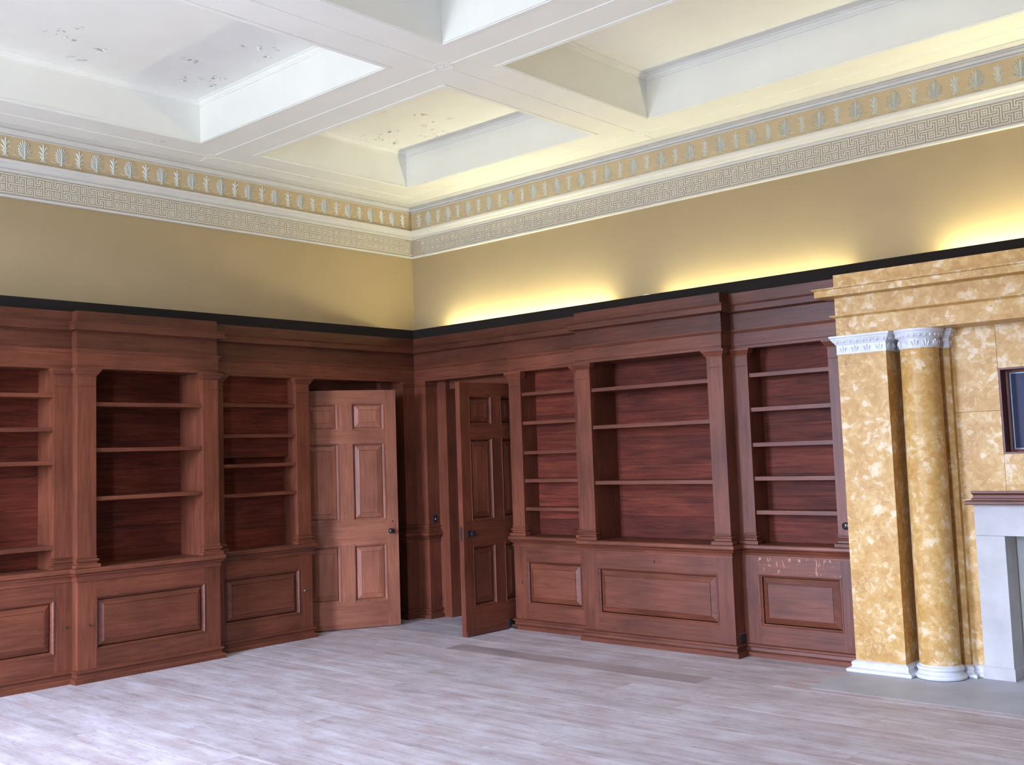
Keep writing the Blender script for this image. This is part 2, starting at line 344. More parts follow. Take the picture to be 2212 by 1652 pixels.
for k in range(8):
    a = math.pi*k/4; ca, sa = math.cos(a), math.sin(a)
    def pt(r, w, z): return (r*ca-w*sa, r*sa+w*ca, z)
    rm.loft([[pt(0.008, 0, 0.002), pt(0.008, 0.001, 0), pt(0.008, 0, -0.006), pt(0.008, -0.001, 0)], [pt(0.028, 0, 0.002), pt(0.028, 0.012, 0), pt(0.028, 0, -0.009), pt(0.028, -0.012, 0)], [pt(0.046, 0, 0.002), pt(0.046, 0.002, 0), pt(0.046, 0, -0.003), pt(0.046, -0.002, 0)]])
rm.lathe(0, 0, [(0.001, -0.012), (0.009, -0.009), (0.011, 0.0), (0.011, 0.002)], 12)
rm.v = [(x, y, z*0.45) for x, y, z in rm.v]
rme = rm.mesh('rosette', smooth=True)
for xb in BX:
    for yb in BY: put('rosette', rme, M_CEIL, ce, (xb, -yb, ZC))
# peeling paint
def flakes(spots, z, seed):
    rn = random.Random(seed); fm, sm = MB(), MB()
    for (x, y) in spots:
        for q in range(rn.randint(2, 4)):
            a = rn.uniform(0, 6.28); L = rn.uniform(0.012, 0.036); w = rn.uniform(0.008, 0.024); h = rn.uniform(0.006, 0.016)
            px, py = x+rn.uniform(-0.07, 0.07), y+rn.uniform(-0.07, 0.07)
            def p(u, v, dz): return (px+u*math.cos(a)-v*math.sin(a), py+u*math.sin(a)+v*math.cos(a), z-dz)
            i = [p(0, -w, 0.0005), p(0, w*rn.uniform(0.6, 1.1), 0.0005), p(L*0.6, w*0.9, h*0.35), p(L*0.6, -w, h*0.35), p(L, w*0.5, h), p(L, -w*0.7, h)]
            k = len(fm.v); fm.v += i; fm.f += [(k, k+1, k+2, k+3), (k+3, k+2, k+4, k+5)]
            sc_ = [p(rn.uniform(0.7, 1.1)*L*math.cos(t)+L*0.5, rn.uniform(0.5, 1.0)*w*math.sin(t), 0.0008) for t in (0.3, 1.4, 2.5, 3.6, 4.6, 5.6)]
            if q < 1: k = len(sm.v); sm.v += sc_; sm.f.append(tuple(range(k, k+6)))
    return fm, sm
LSP = [(1.26, -4.91), (1.38, -4.88), (1.48, -4.77), (1.29, -4.72), (1.19, -4.44), (0.93, -4.5), (1.21, -4.49), (1.52, -3.87), (1.06, -3.65), (1.19, -3.5), (1.24, -3.43), (1.05, -3.4), (1.11, -3.32), (1.47, -3.79), (2.08, -3.62), (1.94, -3.45), (2.14, -3.43)]
KSP = [(1.51, -1.74), (1.17, -1.34), (1.7, -1.41), (1.56, -1.19), (1.56, -1.14), (0.82, -1.22), (0.88, -1.04), (0.96, -1.25), (1.23, -0.98), (1.32, -0.88), (1.46, -0.87), (1.39, -0.97), (0.82, -1.29), (0.81, -1.37), (1.87, -1.12)]
SSP = [(0.31, -1.83), (0.3, -1.7), (0.47, -0.97), (0.2, -0.71), (0.42, -3.51), (0.23, -0.72)]
for spots, z, sd in ((LSP, ZT, 1), (KSP, ZT, 2), (SSP, ZC, 3)):
    fm, sm = flakes(spots, z, sd)
    o = part(ce, 'peeling_paint', fm, M_FLAKE, label='curling flakes of peeling white paint'); o['kind'] = 'stuff'
    o = part(ce, 'bare_plaster_patch', sm, M_SCAR, label='greyish bare plaster where paint has flaked off'); o['kind'] = 'stuff'

# ------------------------------------------------------------------ painted cornice and friezes round the top of the walls
CROWN = [(0.0, 4.566), (0.034, 4.566), (0.034, 4.574), (0.026, 4.578), (0.026, 4.583), (0.044, 4.586), (0.048, 4.606), (0.062, 4.612), (0.066, 4.618), (0.056, 4.622), (0.058, 4.626), (0.078, 4.632), (0.100, 4.640), (0.119, ZC-0.006), (0.119, ZC+0.004), (0.0, ZC+0.004)]
MIDM = [(0.0, 4.279), (0.010, 4.280), (0.010, 4.285), (0.030, 4.288), (0.046, 4.298), (0.050, 4.308), (0.058, 4.318), (0.072, 4.330), (0.076, 4.345), (0.074, 4.354), (0.032, 4.360), (0.0, 4.360)]
LOWM = [(0.0, 4.041), (0.020, 4.041), (0.026, 4.046), (0.026, 4.058), (0.018, 4.066), (0.0, 4.066)]
def run(T, prof, s0, s1): return MB(T).loft([[(s, d, z) for d, z in prof] for s in (s0, s1)])
key_me = pal_me = bud_me = None
def fret():
    U = 0.159/16; m = MB(); H0, H1 = 0.0, 0.006
    B = [(-8, 7, 0, 1), (6, 7, 1, 7), (7, 11, 6, 7), (10, 11, 4, 6), (8, 10, 4, 5), (8, 9, 1, 4), (10, 11, 2, 4), (11, 15, 2, 3), (14, 15, 3, 15),
         (11, 13, 4, 5), (12, 13, 5, 9), (0, 12, 8, 9), (0, 1, 9, 13), (1, 3, 12, 13), (2, 3, 10, 12), (3, 7, 10, 11), (6, 7, 11, 17), (7, 21, 16, 17),
         (3, 5, 12, 13), (4, 5, 13, 16), (2, 3, 13, 15), (-2, 2, 14, 15)]
    for qx, qz in ((0, 2), (8, 10)):
        for r in (0, 2, 4): B.append((qx, qx+5, qz+r, qz+r+1))
        for r in (1, 3):
            for c in (0, 2, 4): B.append((qx+c, qx+c+1, qz+r, qz+r+1))
    B = [b for b in B if b != (-2, 2, 14, 15)] + [(-1, 2, 14, 15)]
    for a, b, c, d in B:
        m.box(a*U, b*U, -H1, H0, -d*U, -c*U)
    return m.mesh('greek_key')
def leaf(m, pts, w, h):
    # a raised leaf along a polyline in the wall plane (x, z), proud of y = 0
    rings = []; n = len(pts)
    for i, (x, z) in enumerate(pts):
        a = pts[max(0, i-1)]; b = pts[min(n-1, i+1)]; dx, dz = b[0]-a[0], b[1]-a[1]; L = math.hypot(dx, dz) or 1; px, pz = -dz/L, dx/L
        t = i/(n-1); ww = w*(0.35+0.9*math.sin(math.pi*min(1, t*0.85+0.12))**0.8) if t < 1 else w*0.25; hh = h*(0.5+0.7*math.sin(math.pi*(t*0.7+0.2)))
        rings.append([(x-px*ww, 0.0, z-pz*ww), (x, -hh, z), (x+px*ww, 0.0, z+pz*ww)])
    m.loft(rings)
def palmette():
    m = MB()
    leaf(m, [(0, -0.085), (0, -0.03), (0, 0.03), (0, 0.085)], 0.010, 0.014)
    for k, (z0, x1, z1, x2, z2) in enumerate(((-0.02, 0.012, 0.03, 0.020, 0.076), (-0.035, 0.022, 0.02, 0.040, 0.058), (-0.045, 0.028, 0.0, 0.053, 0.034), (-0.052, 0.03, -0.016, 0.058, 0.010), (-0.06, 0.032, -0.034, 0.056, -0.014), (-0.066, 0.03, -0.05, 0.050, -0.036))):
        for s in (1, -1): leaf(m, [(0.004*s, z0), (x1*s*0.9, z1), (x2*s*0.92, z2), (x2*s*1.06, z2-0.007)], 0.0042, 0.011)
    for s in (1, -1):
        leaf(m, [(0.004*s, -0.065), (0.02*s, -0.082), (0.012*s, -0.092)], 0.004, 0.006)
        leaf(m, [(0.03*s, -0.052), (0.06*s, -0.062), (0.085*s, -0.055), (0.095*s, -0.042)], 0.003, 0.005)
        leaf(m, [(0.02*s, -0.082), (0.06*s, -0.098), (0.10*s, -0.098), (0.14*s, -0.078)], 0.0022, 0.004)
    return m.mesh('palmette')
def bud():
    m = MB()
    leaf(m, [(0, -0.075), (0, -0.01), (0, 0.05), (0, 0.084)], 0.009, 0.012)
    for s in (1, -1):
        leaf(m, [(0.002*s, 0.0), (0.014*s, 0.04), (0.03*s, 0.058), (0.040*s, 0.048)], 0.007, 0.011)
        leaf(m, [(0.002*s, -0.03), (0.018*s, -0.002), (0.034*s, 0.012), (0.040*s, 0.004)], 0.006, 0.010)
        leaf(m, [(0.002*s, -0.06), (0.016*s, -0.035), (0.030*s, -0.026), (0.034*s, -0.032)], 0.005, 0.008)
        leaf(m, [(0.004*s, -0.055), (0.02*s, -0.07), (0.03*s, -0.065)], 0.005, 0.008)
        leaf(m, [(0.002*s, -0.06), (0.014*s, -0.078), (0.022*s, -0.085)], 0.004, 0.006)
    return m.mesh('honeysuckle_bud')
key_me, pal_me, bud_me = fret(), palmette(), bud()
for me, mt in ((key_me, M_KEY), (pal_me, M_MOTIF), (bud_me, M_MOTIF)): me.materials.append(mt)
for nm, T, L, reach, pitch, side in (('trim_1', TA, -YF, 6.4, 0.3235, 'left'), ('trim_2', TB, XR, 8.3, 0.3185, 'back')):
    t = solid(nm, run(T, [(0.0, 4.36), (0.030, 4.36), (0.030, 4.576), (0.0, 4.576)], 0, L), M_BAND, 'tan palmette frieze and Greek key cornice along the top of the %s wall' % ('left' if side == 'left' else 'right-hand'), 'cornice', 'structure')
    part(t, 'crown_moulding', run(T, CROWN, 0, L), M_TRIMW)
    part(t, 'middle_moulding', run(T, MIDM, 0, L), M_TRIMW)
    part(t, 'lower_fillet', run(T, LOWM, 0, L), M_TRIMW, True)
    part(t, 'key_ground', run(T, [(0.0, 4.060), (0.012, 4.060), (0.012, 4.262), (0.0, 4.262)], 0, L), M_KEYG)
    part(t, 'upper_fillet', run(T, [(0.0, 4.258), (0.019, 4.258), (0.019, 4.284), (0.0, 4.284)], 0, L), M_TRIMW)
    rz = math.pi/2 if T is TA else 0.0
    k = 0
    while k*pitch < reach:
        for off, me, nmn in ((0, pal_me, 'palmette'), (0.5, bud_me, 'honeysuckle_bud')):
            s = (k+off)*pitch
            if s > 0.02: put(nmn, me, None, t, T(s, 0.0295, 4.467), rz)
        k += 1
    P_ = 0.159; base = (4.632 if T is TA else 5.927)
    n0 = int((base)/P_)
    for q in range(int(reach/P_)):
        # origin of a unit = left edge of its upper square, seen from the room
        if T is TA: s = base-n0*P_ + q*P_ + 0.025
        else: s = base-n0*P_ + q*P_ - 0.025
        if s > 0.12: put('greek_key', key_me, None, t, T(s, 0.0121, 4.2465), rz)

# ------------------------------------------------------------------ joinery: profiles shared by bookcases, corner and door bays
ZE = 2.566
SKIRT = [(0.036, 0.0), (0.036, 0.036), (0.030, 0.042), (0.010, 0.047), (0.007, 0.072), (0.010, 0.080), (0.024, 0.083), (0.024, 0.098), (0.004, 0.104), (-0.01, 0.106)]
DADO = [(-0.01, 0.815), (0.010, 0.817), (0.010, 0.832), (0.004, 0.836), (0.006, 0.846), (0.016, 0.858), (0.028, 0.866), (0.032, 0.874), (0.024, 0.878), (0.038, 0.884), (0.042, 0.894), (0.040, 0.912), (0.034, 0.920), (-0.01, 0.923)]
PBASE = [(0.026, 0.923), (0.026, 0.948), (0.020, 0.952), (0.006, 0.957), (0.004, 0.970), (0.016, 0.976), (0.018, 0.984), (0.014, 0.992), (0.002, 0.996), (0.002, 1.004), (0.008, 1.008), (0.006, 1.016), (-0.002, 1.018)]
PCAP = [(-0.002, 2.502), (0.004, 2.504), (0.006, 2.514), (0.014, 2.520), (0.022, 2.534), (0.030, 2.546), (0.034, 2.552), (0.034, ZE)]
ARCH = [(0.0, ZE), (0.0, 2.590), (0.004, 2.594), (0.004, 2.700), (0.010, 2.704), (0.018, 2.718), (0.022, 2.722), (0.022, 2.729), (-0.02, 2.731)]
FRIEZE = [(-0.012, 2.729), (-0.012, 2.872), (0.000, 2.878), (0.006, 2.884)]
CORN = [(-0.02, 2.882), (0.048, 2.884), (0.048, 2.932), (0.052, 2.936), (0.060, 2.948), (0.060, 2.952), (-0.02, 2.958)]
BLOCK = [(-0.008, 2.95), (-0.008, 3.050), (-0.05, 3.051)]
def hz(T): return WX if T is TB else WY
def entab(t, T, s0, s1, D, rl, rr, dback=0.0):
    part(t, 'architrave', MB(T).wrap(s0, s1, dback, D, ARCH, rl, rr), hz(T))
    part(t, 'frieze', MB(T).wrap(s0, s1, dback, D, FRIEZE, rl, rr), WX_SHADE if T is TB else WY_SHADE)
    part(t, 'cornice', MB(T).wrap(s0, s1, dback, D, CORN, rl, rr), WX_SHADE if T is TB else WY_SHADE)
    part(t, 'blocking_course', MB(T).wrap(s0, s1, dback, D, BLOCK, rl, rr), WX_SHADE if T is TB else WY_SHADE)
def pilaster(t, T, a, b, D, depth, rl=True, rr=True):
    p = part(t, 'pilaster', MB(T).wrap(a, b, D-depth, D, [(0, 0.923), (0, 2.412), (-0.004, 2.414), (-0.004, 2.419), (0, 2.421), (0, ZE)], rl, rr), WZ)
    part(p, 'pilaster_base', MB(T).wrap(a, b, D-depth, D, PBASE, rl, rr), hz(T))
    part(p, 'pilaster_capital', MB(T).wrap(a, b, D-depth, D, PCAP, rl, rr), hz(T))
def fielded(t, T, s0, s1, z0, z1, D, inset, mat, flip=1, name='panel', rec=0.026):
    e = 0.005*flip; k = flip
    def q(o, d): return (s0+o, s1-o, z0+o, z1-o, D+d*k)
    p = part(t, name, MB(T).rects([q(-0.01, -rec-0.007), q(0.023, -rec-0.007), q(0.025, -rec), q(inset-0.004, -0.005), q(inset-0.001, -0.010), q(inset+0.002, -0.010), q(inset+0.004, -0.004), q(inset+0.005, -0.004)], caps=True), mat)
    part(p, 'panel_moulding', MB(T).rects([q(-0.006, -rec+0.004), q(-0.006, e*k), q(0.002, e*k), q(0.006, 0.0), q(0.012, -0.005), q(0.013, -0.010), q(0.018, -0.012), q(0.019, -rec-0.004)]), mat)
    return p
BACKD = 0.105
def bookcase(T, s0, s1, D, pl, pr, shelves, label, rl, rr, boards, upper_back=None, open_end=False, rail_mat=None):
    H = hz(T); PN = PNX if T is TB else PNY
    t = thing('bookcase', T((s0+s1)/2, D, 0), label, 'bookcase', 'fitted oak bookcases along the walls')
    dret = 0.25
    # plinth, cupboard front
    part(t, 'skirting', MB(T).wrap(s0, s1, dret, D, SKIRT, rl, rr), H)
    for a, b in ((s0, s0+pl), (s1-pr, s1)): part(t, 'stile', MB(T).box(a, b, D-0.035, D, 0.10, 0.82), WZ)
    z0, z1 = 0.252, 0.675; a, b = s0+pl, s1-pr
    part(t, 'bottom_rail', MB(T).box(a, b, D-0.034, D-0.0006, 0.10, z0), H); part(t, 'top_rail', MB(T).box(a, b, D-0.034, D-0.0006, z1, 0.82), rail_mat or H)
    fielded(t, T, a+0.004, b-0.004, z0, z1, D, 0.072, H)
    for q in (s0, s1-0.02): part(t, 'end_panel', MB(T).box(q+0.0005, q+0.0195, 0.0, D-0.035, 0.0, 0.82), WZ)
    part(t, 'dado_rail', MB(T).wrap(s0, s1, 0.0, D, DADO, rl, rr), H)
    # uprights, pilasters
    for a_, b_ in ((s0, s0+pl), (s1-pr, s1)):
        pilaster(t, T, a_, b_, D, 0.05)
    part(t, 'upright', MB(T).box(s0+pl-0.03, s0+pl-0.0005, 0.0, D-0.05, 0.923, ZE+0.01), WZ); part(t, 'upright', MB(T).box(s1-pr+0.0005, s1-pr+0.03, 0.0, D-0.05, 0.923, ZE+0.01), WZ)
    for q in (s0, s1-0.02): part(t, 'end_panel', MB(T).box(q+0.0005, q+0.0195, 0.0, D-0.05, 0.923, ZE), WZ)
    for z in shelves: part(t, 'shelf', MB(T).box(a+0.001, b-0.001, BACKD, D-0.02, z-0.033, z), H)
    zz = 0.923
    for q, z in enumerate(boards+[ZE+0.02]):
        part(t, 'back_board', MB(T).box(a-0.03, b+0.03, BACKD-0.03, BACKD-random.uniform(0.0, 0.004), zz+0.0012, z-0.0012), PN); zz = z
    if upper_back:
        for z_0, z_1 in upper_back: part(t, 'back_board', MB(T).box(a-0.001, b+0.001, BACKD, BACKD+0.085, z_0, z_1), PN)
    part(t, 'top_board', MB(T).box(a-0.02, b+0.02, BACKD-0.03, D-0.03, ZE+0.0005, ZE+0.03), H)
    entab(t, T, s0, s1, D, rl and not open_end, rr)
    return t
R0, PJ, R3 = 0.336, 0.495, 0.405
A1 = bookcase(TA, 1.790, 2.946, R0, 0.157, 0.157, [2.305, 2.013, 1.728, 1.449], 'narrow set-back oak bookcase next to the paler open door', True, False, [1.10, 1.33, 1.56, 1.80, 2.06, 2.31], [(1.79, 2.0), (2.02, 2.29), (2.31, ZE)], True)
A2 = bookcase(TA, 2.946, 4.282, PJ, 0.157, 0.162, [2.287, 1.903, 1.498], 'broad projecting oak bookcase with three shelves on the left wall', True, True, [1.21, 1.47, 1.72, 1.97, 2.22])
A3 = bookcase(TA, 4.282, 5.440, R3, 0.153, 0.153, [2.360, 2.080, 1.806, 1.118], 'oak bookcase cut by the left edge of the picture', False, True, [1.16, 1.42, 1.68, 1.93, 2.2])
B1 = bookcase(TB, 1.740, 2.743, R0, 0.160, 0.153, [2.352, 2.060, 1.763, 1.484, 1.204], 'narrow five-shelf oak bookcase beside the dark open door', True, False, [1.08, 1.28, 1.49, 1.70, 1.92, 2.12, 2.34], None, True)
B2 = bookcase(TB, 2.743, 4.318, PJ, 0.163, 0.150, [2.324, 1.977, 1.464], 'broad projecting oak bookcase with three shelves on the right-hand wall', True, True, [1.12, 1.30, 1.60, 1.86, 2.10, 2.33])
B3 = bookcase(TB, 4.318, 5.326, R0, 0.147, 0.140, [2.352, 2.061, 1.765, 1.482, 1.201], 'narrow five-shelf oak bookcase against the yellow marble pilaster', False, False, [1.10, 1.31, 1.50, 1.74, 1.93, 2.15, 2.36], rail_mat=M_FLECK)
def button(t, T, s, d, z, r, mat, name='knob'):
    c = Vector(T(s, d-0.002, z)); ax = Vector(T(0, 1, 0))-Vector(T(0, 0, 0))
    return part(t, name, MB().lathe_axis(c, ax, [(r*0.6, 0), (r*0.6, 0.006), (r*0.9, 0.010), (r, 0.016), (r*0.85, 0.022), (r*0.4, 0.026), (0.0005, 0.027)], 14), mat, True)
button(A3, TA, 4.348, R3, 0.455, 0.008, M_IRON); button(A2, TA, 4.193, PJ, 0.459, 0.008, M_IRON); button(A1, TA, 1.894, R0, 0.467, 0.007, M_BRASS)
def keyhole(t, T, s, d, z):
    o = part(t, 'keyhole', MB(T).rects([(s-0.008, s+0.008, z-0.014, z+0.014, d-0.001), (s-0.008, s+0.008, z-0.014, z+0.014, d+0.002), (s-0.003, s+0.003, z-0.008, z+0.006, d+0.002), (s-0.003, s+0.003, z-0.008, z+0.006, d-0.001)], caps=True), M_IRON)
keyhole(B1, TB, 1.834, R0, 0.459); keyhole(B2, TB, 3.537, PJ, 0.753)
pk = button(B3, TB, 5.256, R0, 1.089, 0.030, M_KNOB, 'round_knob')

# door bays: entablature carried across to the corner, corner pilasters, door linings
def corner_run(nm, T, s1, lab):
    t = thing(nm, T(0.42, 0.336, 0), lab, 'panelling', None, 'structure')
    entab(t, T, 0.0, s1, R0, False, False)
    w = 0.51
    p = part(t, 'pilaster', MB(T).wrap(0, w, 0, R0, [(0, 0.0), (0, 2.412), (-0.004, 2.414), (-0.004, 2.419), (0, 2.421), (0, ZE)], False, True), WZ)
    part(p, 'pilaster_base', MB(T).wrap(0, w, 0, R0, PBASE, False, True), hz(T)); part(p, 'pilaster_capital', MB(T).wrap(0, w, 0, R0, [(o*0.6, z) for o, z in PCAP], False, True), hz(T))
    part(t, 'dado_rail', MB(T).wrap(0, w, 0, R0, DADO, False, True), hz(T))
    part(t, 'skirting', MB(T).wrap(0, w, 0, R0, SKIRT, False, True), hz(T))
    return t
tA = corner_run('trim_3', TA, 1.790, 'oak corner pilaster and beam over the paler open door')
tB = corner_run('trim_4', TB, 1.740, 'oak corner pilaster and beam over the dark open door')
for t, T, a0, a1, e0, e1 in ((tA, TA, 0.511, 0.685, 1.80, 1.84), (tB, TB, 0.511, 0.655, 1.70, 1.739)):
    part(t, 'door_jamb', MB(T).box(a0, a1, -WT, 0.165, 0, ZE), WZ); part(t, 'door_jamb', MB(T).box(e0, e1, -WT, 0.03, 0, ZE), WZ)
    part(t, 'door_stop', MB(T).box(a1, a1+0.02, -WT, 0.02, 0, 2.48), WZ)
    part(t, 'door_head', MB(T).box(a1, e1, -WT, 0.10, 2.476, ZE+0.02), hz(T))
# dark upstand that hides the strip lamps, and the dust board behind it
for nm, T, L in (('trim_5', TA, -YF), ('trim_6', TB, XR)):
    m = MB(T); m.box(0.30, L, 0.305, 0.326, 3.02, 3.150); m.box(0, L, 0.0, 0.305, 3.02, 3.045)
    solid(nm, m, M_BLACK, 'black upstand board along the top of the %s bookcases' % ('left' if T is TA else 'right-hand'), 'upstand', 'structure')
# plain panelling that carries the run on, past the left edge of the picture
t = thing('trim_7', (0.336, -7.5, 0), 'plain oak panelling continuing the left wall outside the picture', 'panelling', None, 'structure')
part(t, 'skirting', MB(TA).wrap(5.44, -YF, 0, R0, SKIRT, False, False), WY); part(t, 'dado_rail', MB(TA).wrap(5.44, -YF, 0, R0, DADO, False, False), WY)
part(t, 'wainscot', MB(TA).box(5.44, -YF, 0, R0-0.01, 0.1, ZE+0.01), WZ); entab(t, TA, 5.44, -YF, R0, False, False)
t = thing('trim_8', (11, -0.336, 0), 'plain oak panelling on the far side of the chimneypiece outside the picture', 'panelling', None, 'structure')
part(t, 'skirting', MB(TB).wrap(8.40, XR, 0, R0, SKIRT, False, False), WX); part(t, 'dado_rail', MB(TB).wrap(8.40, XR, 0, R0, DADO, False, False), WX)
part(t, 'wainscot', MB(TB).box(8.40, XR, 0, R0-0.01, 0.1, ZE+0.01), WZ); entab(t, TB, 8.40, XR, R0, False, False)
m = MB(); m.box(XR-0.1, XR, 0, YF, 0, 3.05)
solid('trim_9', m, WZ, 'plain oak panelling on the end wall outside the picture', 'panelling', 'structure')

# ------------------------------------------------------------------ doors
def door(nm, hinge, rz, W, label, DX, DZ):
    t = thing(nm, (*hinge, 0), label, 'door', None, 'structure'); t.rotation_euler = (0, 0, rz); t['_o'] = [0, 0, 0]
    h = 0.029; Z0, Z1 = 0.008, 2.460; st = 0.13; mu = 0.146
    c0, c1 = (W-mu)/2, (W+mu)/2
    def F(s, d, z): return (s, -d, z)
    for a, b in ((0, st), (W-st, W)): part(t, 'stile', MB(F).box(a, b, -h, h, Z0, Z1), DZ)
    rows = ((0.275, 0.857), (1.104, 1.906), (2.041, 2.326))
    ed = [Z0]+[v for r in rows for v in r]+[Z1]
    for k in range(0, len(ed), 2): part(t, 'rail', MB(F).box(st, W-st, -h+0.0005, h-0.0005, ed[k], ed[k+1]), DX)
    for z0, z1 in rows:
        part(t, 'muntin', MB(F).box(c0, c1, -h+0.001, h-0.001, z0, z1), DZ)
        for a, b in ((st, c0), (c1, W-st)):
            ins = 0.075
            fielded(t, F, a+0.003, b-0.003, z0+0.003, z1-0.003, h, ins, DZ, rec=0.020); fielded(t, F, a+0.003, b-0.003, z0+0.003, z1-0.003, -h, ins, DZ, -1, rec=0.020)
    for sgn in (1, -1):
        k = part(t, 'door_knob', MB(F).lathe_axis((W-0.085, -sgn*h, 0.982), (0, -sgn, 0), [(0.026, 0), (0.026, 0.005), (0.010, 0.010), (0.010, 0.026), (0.022, 0.032), (0.030, 0.046), (0.026, 0.060), (0.012, 0.067), (0.001, 0.068)], 22) if False else MB().lathe_axis((W-0.085, -sgn*h, 0.982), (0, -sgn, 0), [(0.026, 0), (0.026, 0.005), (0.010, 0.010), (0.010, 0.026), (0.022, 0.032), (0.030, 0.046), (0.026, 0.060), (0.012, 0.067), (0.001, 0.068)], 22), M_KNOB, True, 'shiny black door knob')
        e = part(t, 'escutcheon', MB().lathe_axis((W-0.06, -sgn*h, 1.08), (0, -sgn, 0), [(0.009, 0), (0.009, 0.003), (0.004, 0.004), (0.004, 0.001)], 12), M_IRON)
    part(t, 'rim_lock', MB(F).box(W-0.012, W+0.0015, -0.012, 0.012, 0.92, 1.05), M_IRON)
    return t
WA = 1.09; ang = math.radians(61.76); fx, fy = 0.556, -0.823
nA = Vector((math.sin(ang), -math.cos(ang)))
hA = (fx-WA*math.cos(ang)-nA.x*0.029, fy-WA*math.sin(ang)-nA.y*0.029)
door('door_1', hA, ang, WA, 'six-panelled oak door standing ajar, lit by the windows, in the left wall', DX, DZ)
WB = 1.03
dB = door('door_2', (1.659, -0.998+WB), -math.pi/2, WB, 'six-panelled oak door standing wide open in shadow by the corner', WX, WZ)
# black lock plate beside the knob of the dark door and a kick strip along its foot
part(dB, 'lock_plate', MB().box(WB-0.125+0.06, WB-0.11+0.06, 0.029, 0.036, 0.94, 1.02), M_IRON)
part(dB, 'kick_strip', MB().box(0.002, WB-0.002, 0.029, 0.038, 0.008, 0.055), WX)
t = thing('door_holder', (1.70, -0.33, 0), 'small iron door holder on the floor at the foot of the dark door', 'door stop')
part(t, 'base_plate', MB().box(1.70, 1.76, -0.40, -0.372, 0.0, 0.012), M_BRASS); part(t, 'catch', MB().box(1.690, 1.702, -0.40, -0.34, 0.0, 0.10), M_IRON); part(t, 'arm', MB().box(1.712, 1.78, -0.385, -0.372, 0.012, 0.03), M_IRON)

# small fittings
t = thing('switch_plate', (0.51, -0.24, 1.05), 'small dark switch plate on the side of the corner pilaster', 'switch')
part(t, 'plate', MB().box(0.5095, 0.516, -0.275, -0.215, 1.015, 1.105), M_IRON); part(t, 'toggle', MB().lathe_axis((0.516, -0.245, 1.06), (1, 0, 0), [(0.008, 0), (0.007, 0.008), (0.002, 0.014)], 10), M_BRASS)
t = thing('socket_plate', (4.318, -0.38, 0.11), 'black socket plate low on the side of the projecting bookcase', 'socket')
part(t, 'plate', MB().box(4.3175, 4.326, -0.43, -0.345, 0.105, 0.185), M_IRON); part(t, 'rim', MB().box(4.3175, 4.322, -0.433, -0.342, 0.183, 0.188), M_BRASS)

# ------------------------------------------------------------------ chimneypiece
MP = 0.459; XM0, XM1 = 5.327, 5.711; WD = 0.160
ch = thing('chimneypiece', (XC, -MP, 0), 'yellow Siena marble chimneypiece with columns and white capitals', 'chimneypiece')
def mir(s): return 2*XC-s
MC_ARCH = [(0, 2.571), (0, 2.712), (0.006, 2.714), (0.016, 2.720), (0.030, 2.725), (0.034, 2.727), (0.034, 2.733), (-0.02, 2.734)]
MC_FR = [(0, 2.732), (0, 2.872), (0.010, 2.880)]
MC_CO = [(-0.02, 2.876), (0.112, 2.878), (0.112, 2.928), (0.118, 2.930), (0.128, 2.935), (0.130, 2.937), (0.130, 2.943), (-0.02, 2.95)]
MC_BL = [(0.0, 2.94), (0.0, 3.056), (-0.05, 3.057)]
for nm, pf in (('architrave', MC_ARCH), ('frieze', MC_FR), ('cornice', MC_CO), ('blocking_course', MC_BL)):
    part(ch, nm, MB(TB).wrap(XM0, mir(XM0), 0.0, MP, pf), M_SIENA)
MCAP = [(0.006, 2.427), (0.006, 2.434), (0.004, 2.436), (0.004, 2.496), (0.006, 2.500), (0.010, 2.504), (0.014, 2.512), (0.026, 2.526), (0.036, 2.542), (0.036, 2.548), (0.042, 2.552), (0.046, 2.560), (0.046, 2.5705)]
MBAS = [(0.055, 0.004), (0.058, 0.014), (0.055, 0.028), (0.040, 0.032), (0.028, 0.040), (0.022, 0.052), (0.026, 0.056), (0.028, 0.070), (0.018, 0.080), (0.0, 0.088)]
def eggs_line(m, s0, s1, D, zc, r, n, lr=True, dirn=(1, 0)):
    for k in range(n):
        s = s0+(s1-s0)*(k+0.5)/n
        blob(m, s, D, zc, r)
def blob(m, s, d, z, r, nx=0.0, ny=1.0):
    # small half egg lying on a surface whose outward normal in (s, d) is (nx, ny)
    tx, ty = -ny, nx
    rings = []
    for q, (h, w) in enumerate(((-1.3, 0.15), (-0.6, 0.85), (0.3, 1.0), (1.1, 0.6), (1.4, 0.1))):
        rings.append([(s+tx*r*w*math.cos(a)+nx*r*0.8*w*math.sin(a), d+ty*r*w*math.cos(a)+ny*r*0.8*w*math.sin(a), z+h*r) for a in (0, math.pi/3, 2*math.pi/3, math.pi, 1.5*math.pi)])
    m.loft(rings)
def acanth(m, s, d, z0, z1, w, nx=0.0, ny=1.0):
    tx, ty = -ny, nx
    for k in (-1, 0, 1):
        c = k*w*0.6; rings = []
        for t_, ww, pr_ in ((0, 0.5, 0.002), (0.45, 1.0, 0.008), (0.8, 0.7, 0.012), (1.0, 0.15, 0.004)):
            z = z0+(z1-z0)*t_*(1.0 if k == 0 else 0.78); cc = c*(0.6+0.6*t_)
            rings.append([(s+tx*(cc-w*0.32*ww), d+ty*(cc-w*0.32*ww), z), (s+tx*cc+nx*pr_, d+ty*cc+ny*pr_, z), (s+tx*(cc+w*0.32*ww), d+ty*(cc+w*0.32*ww), z)])
        m.loft(rings)
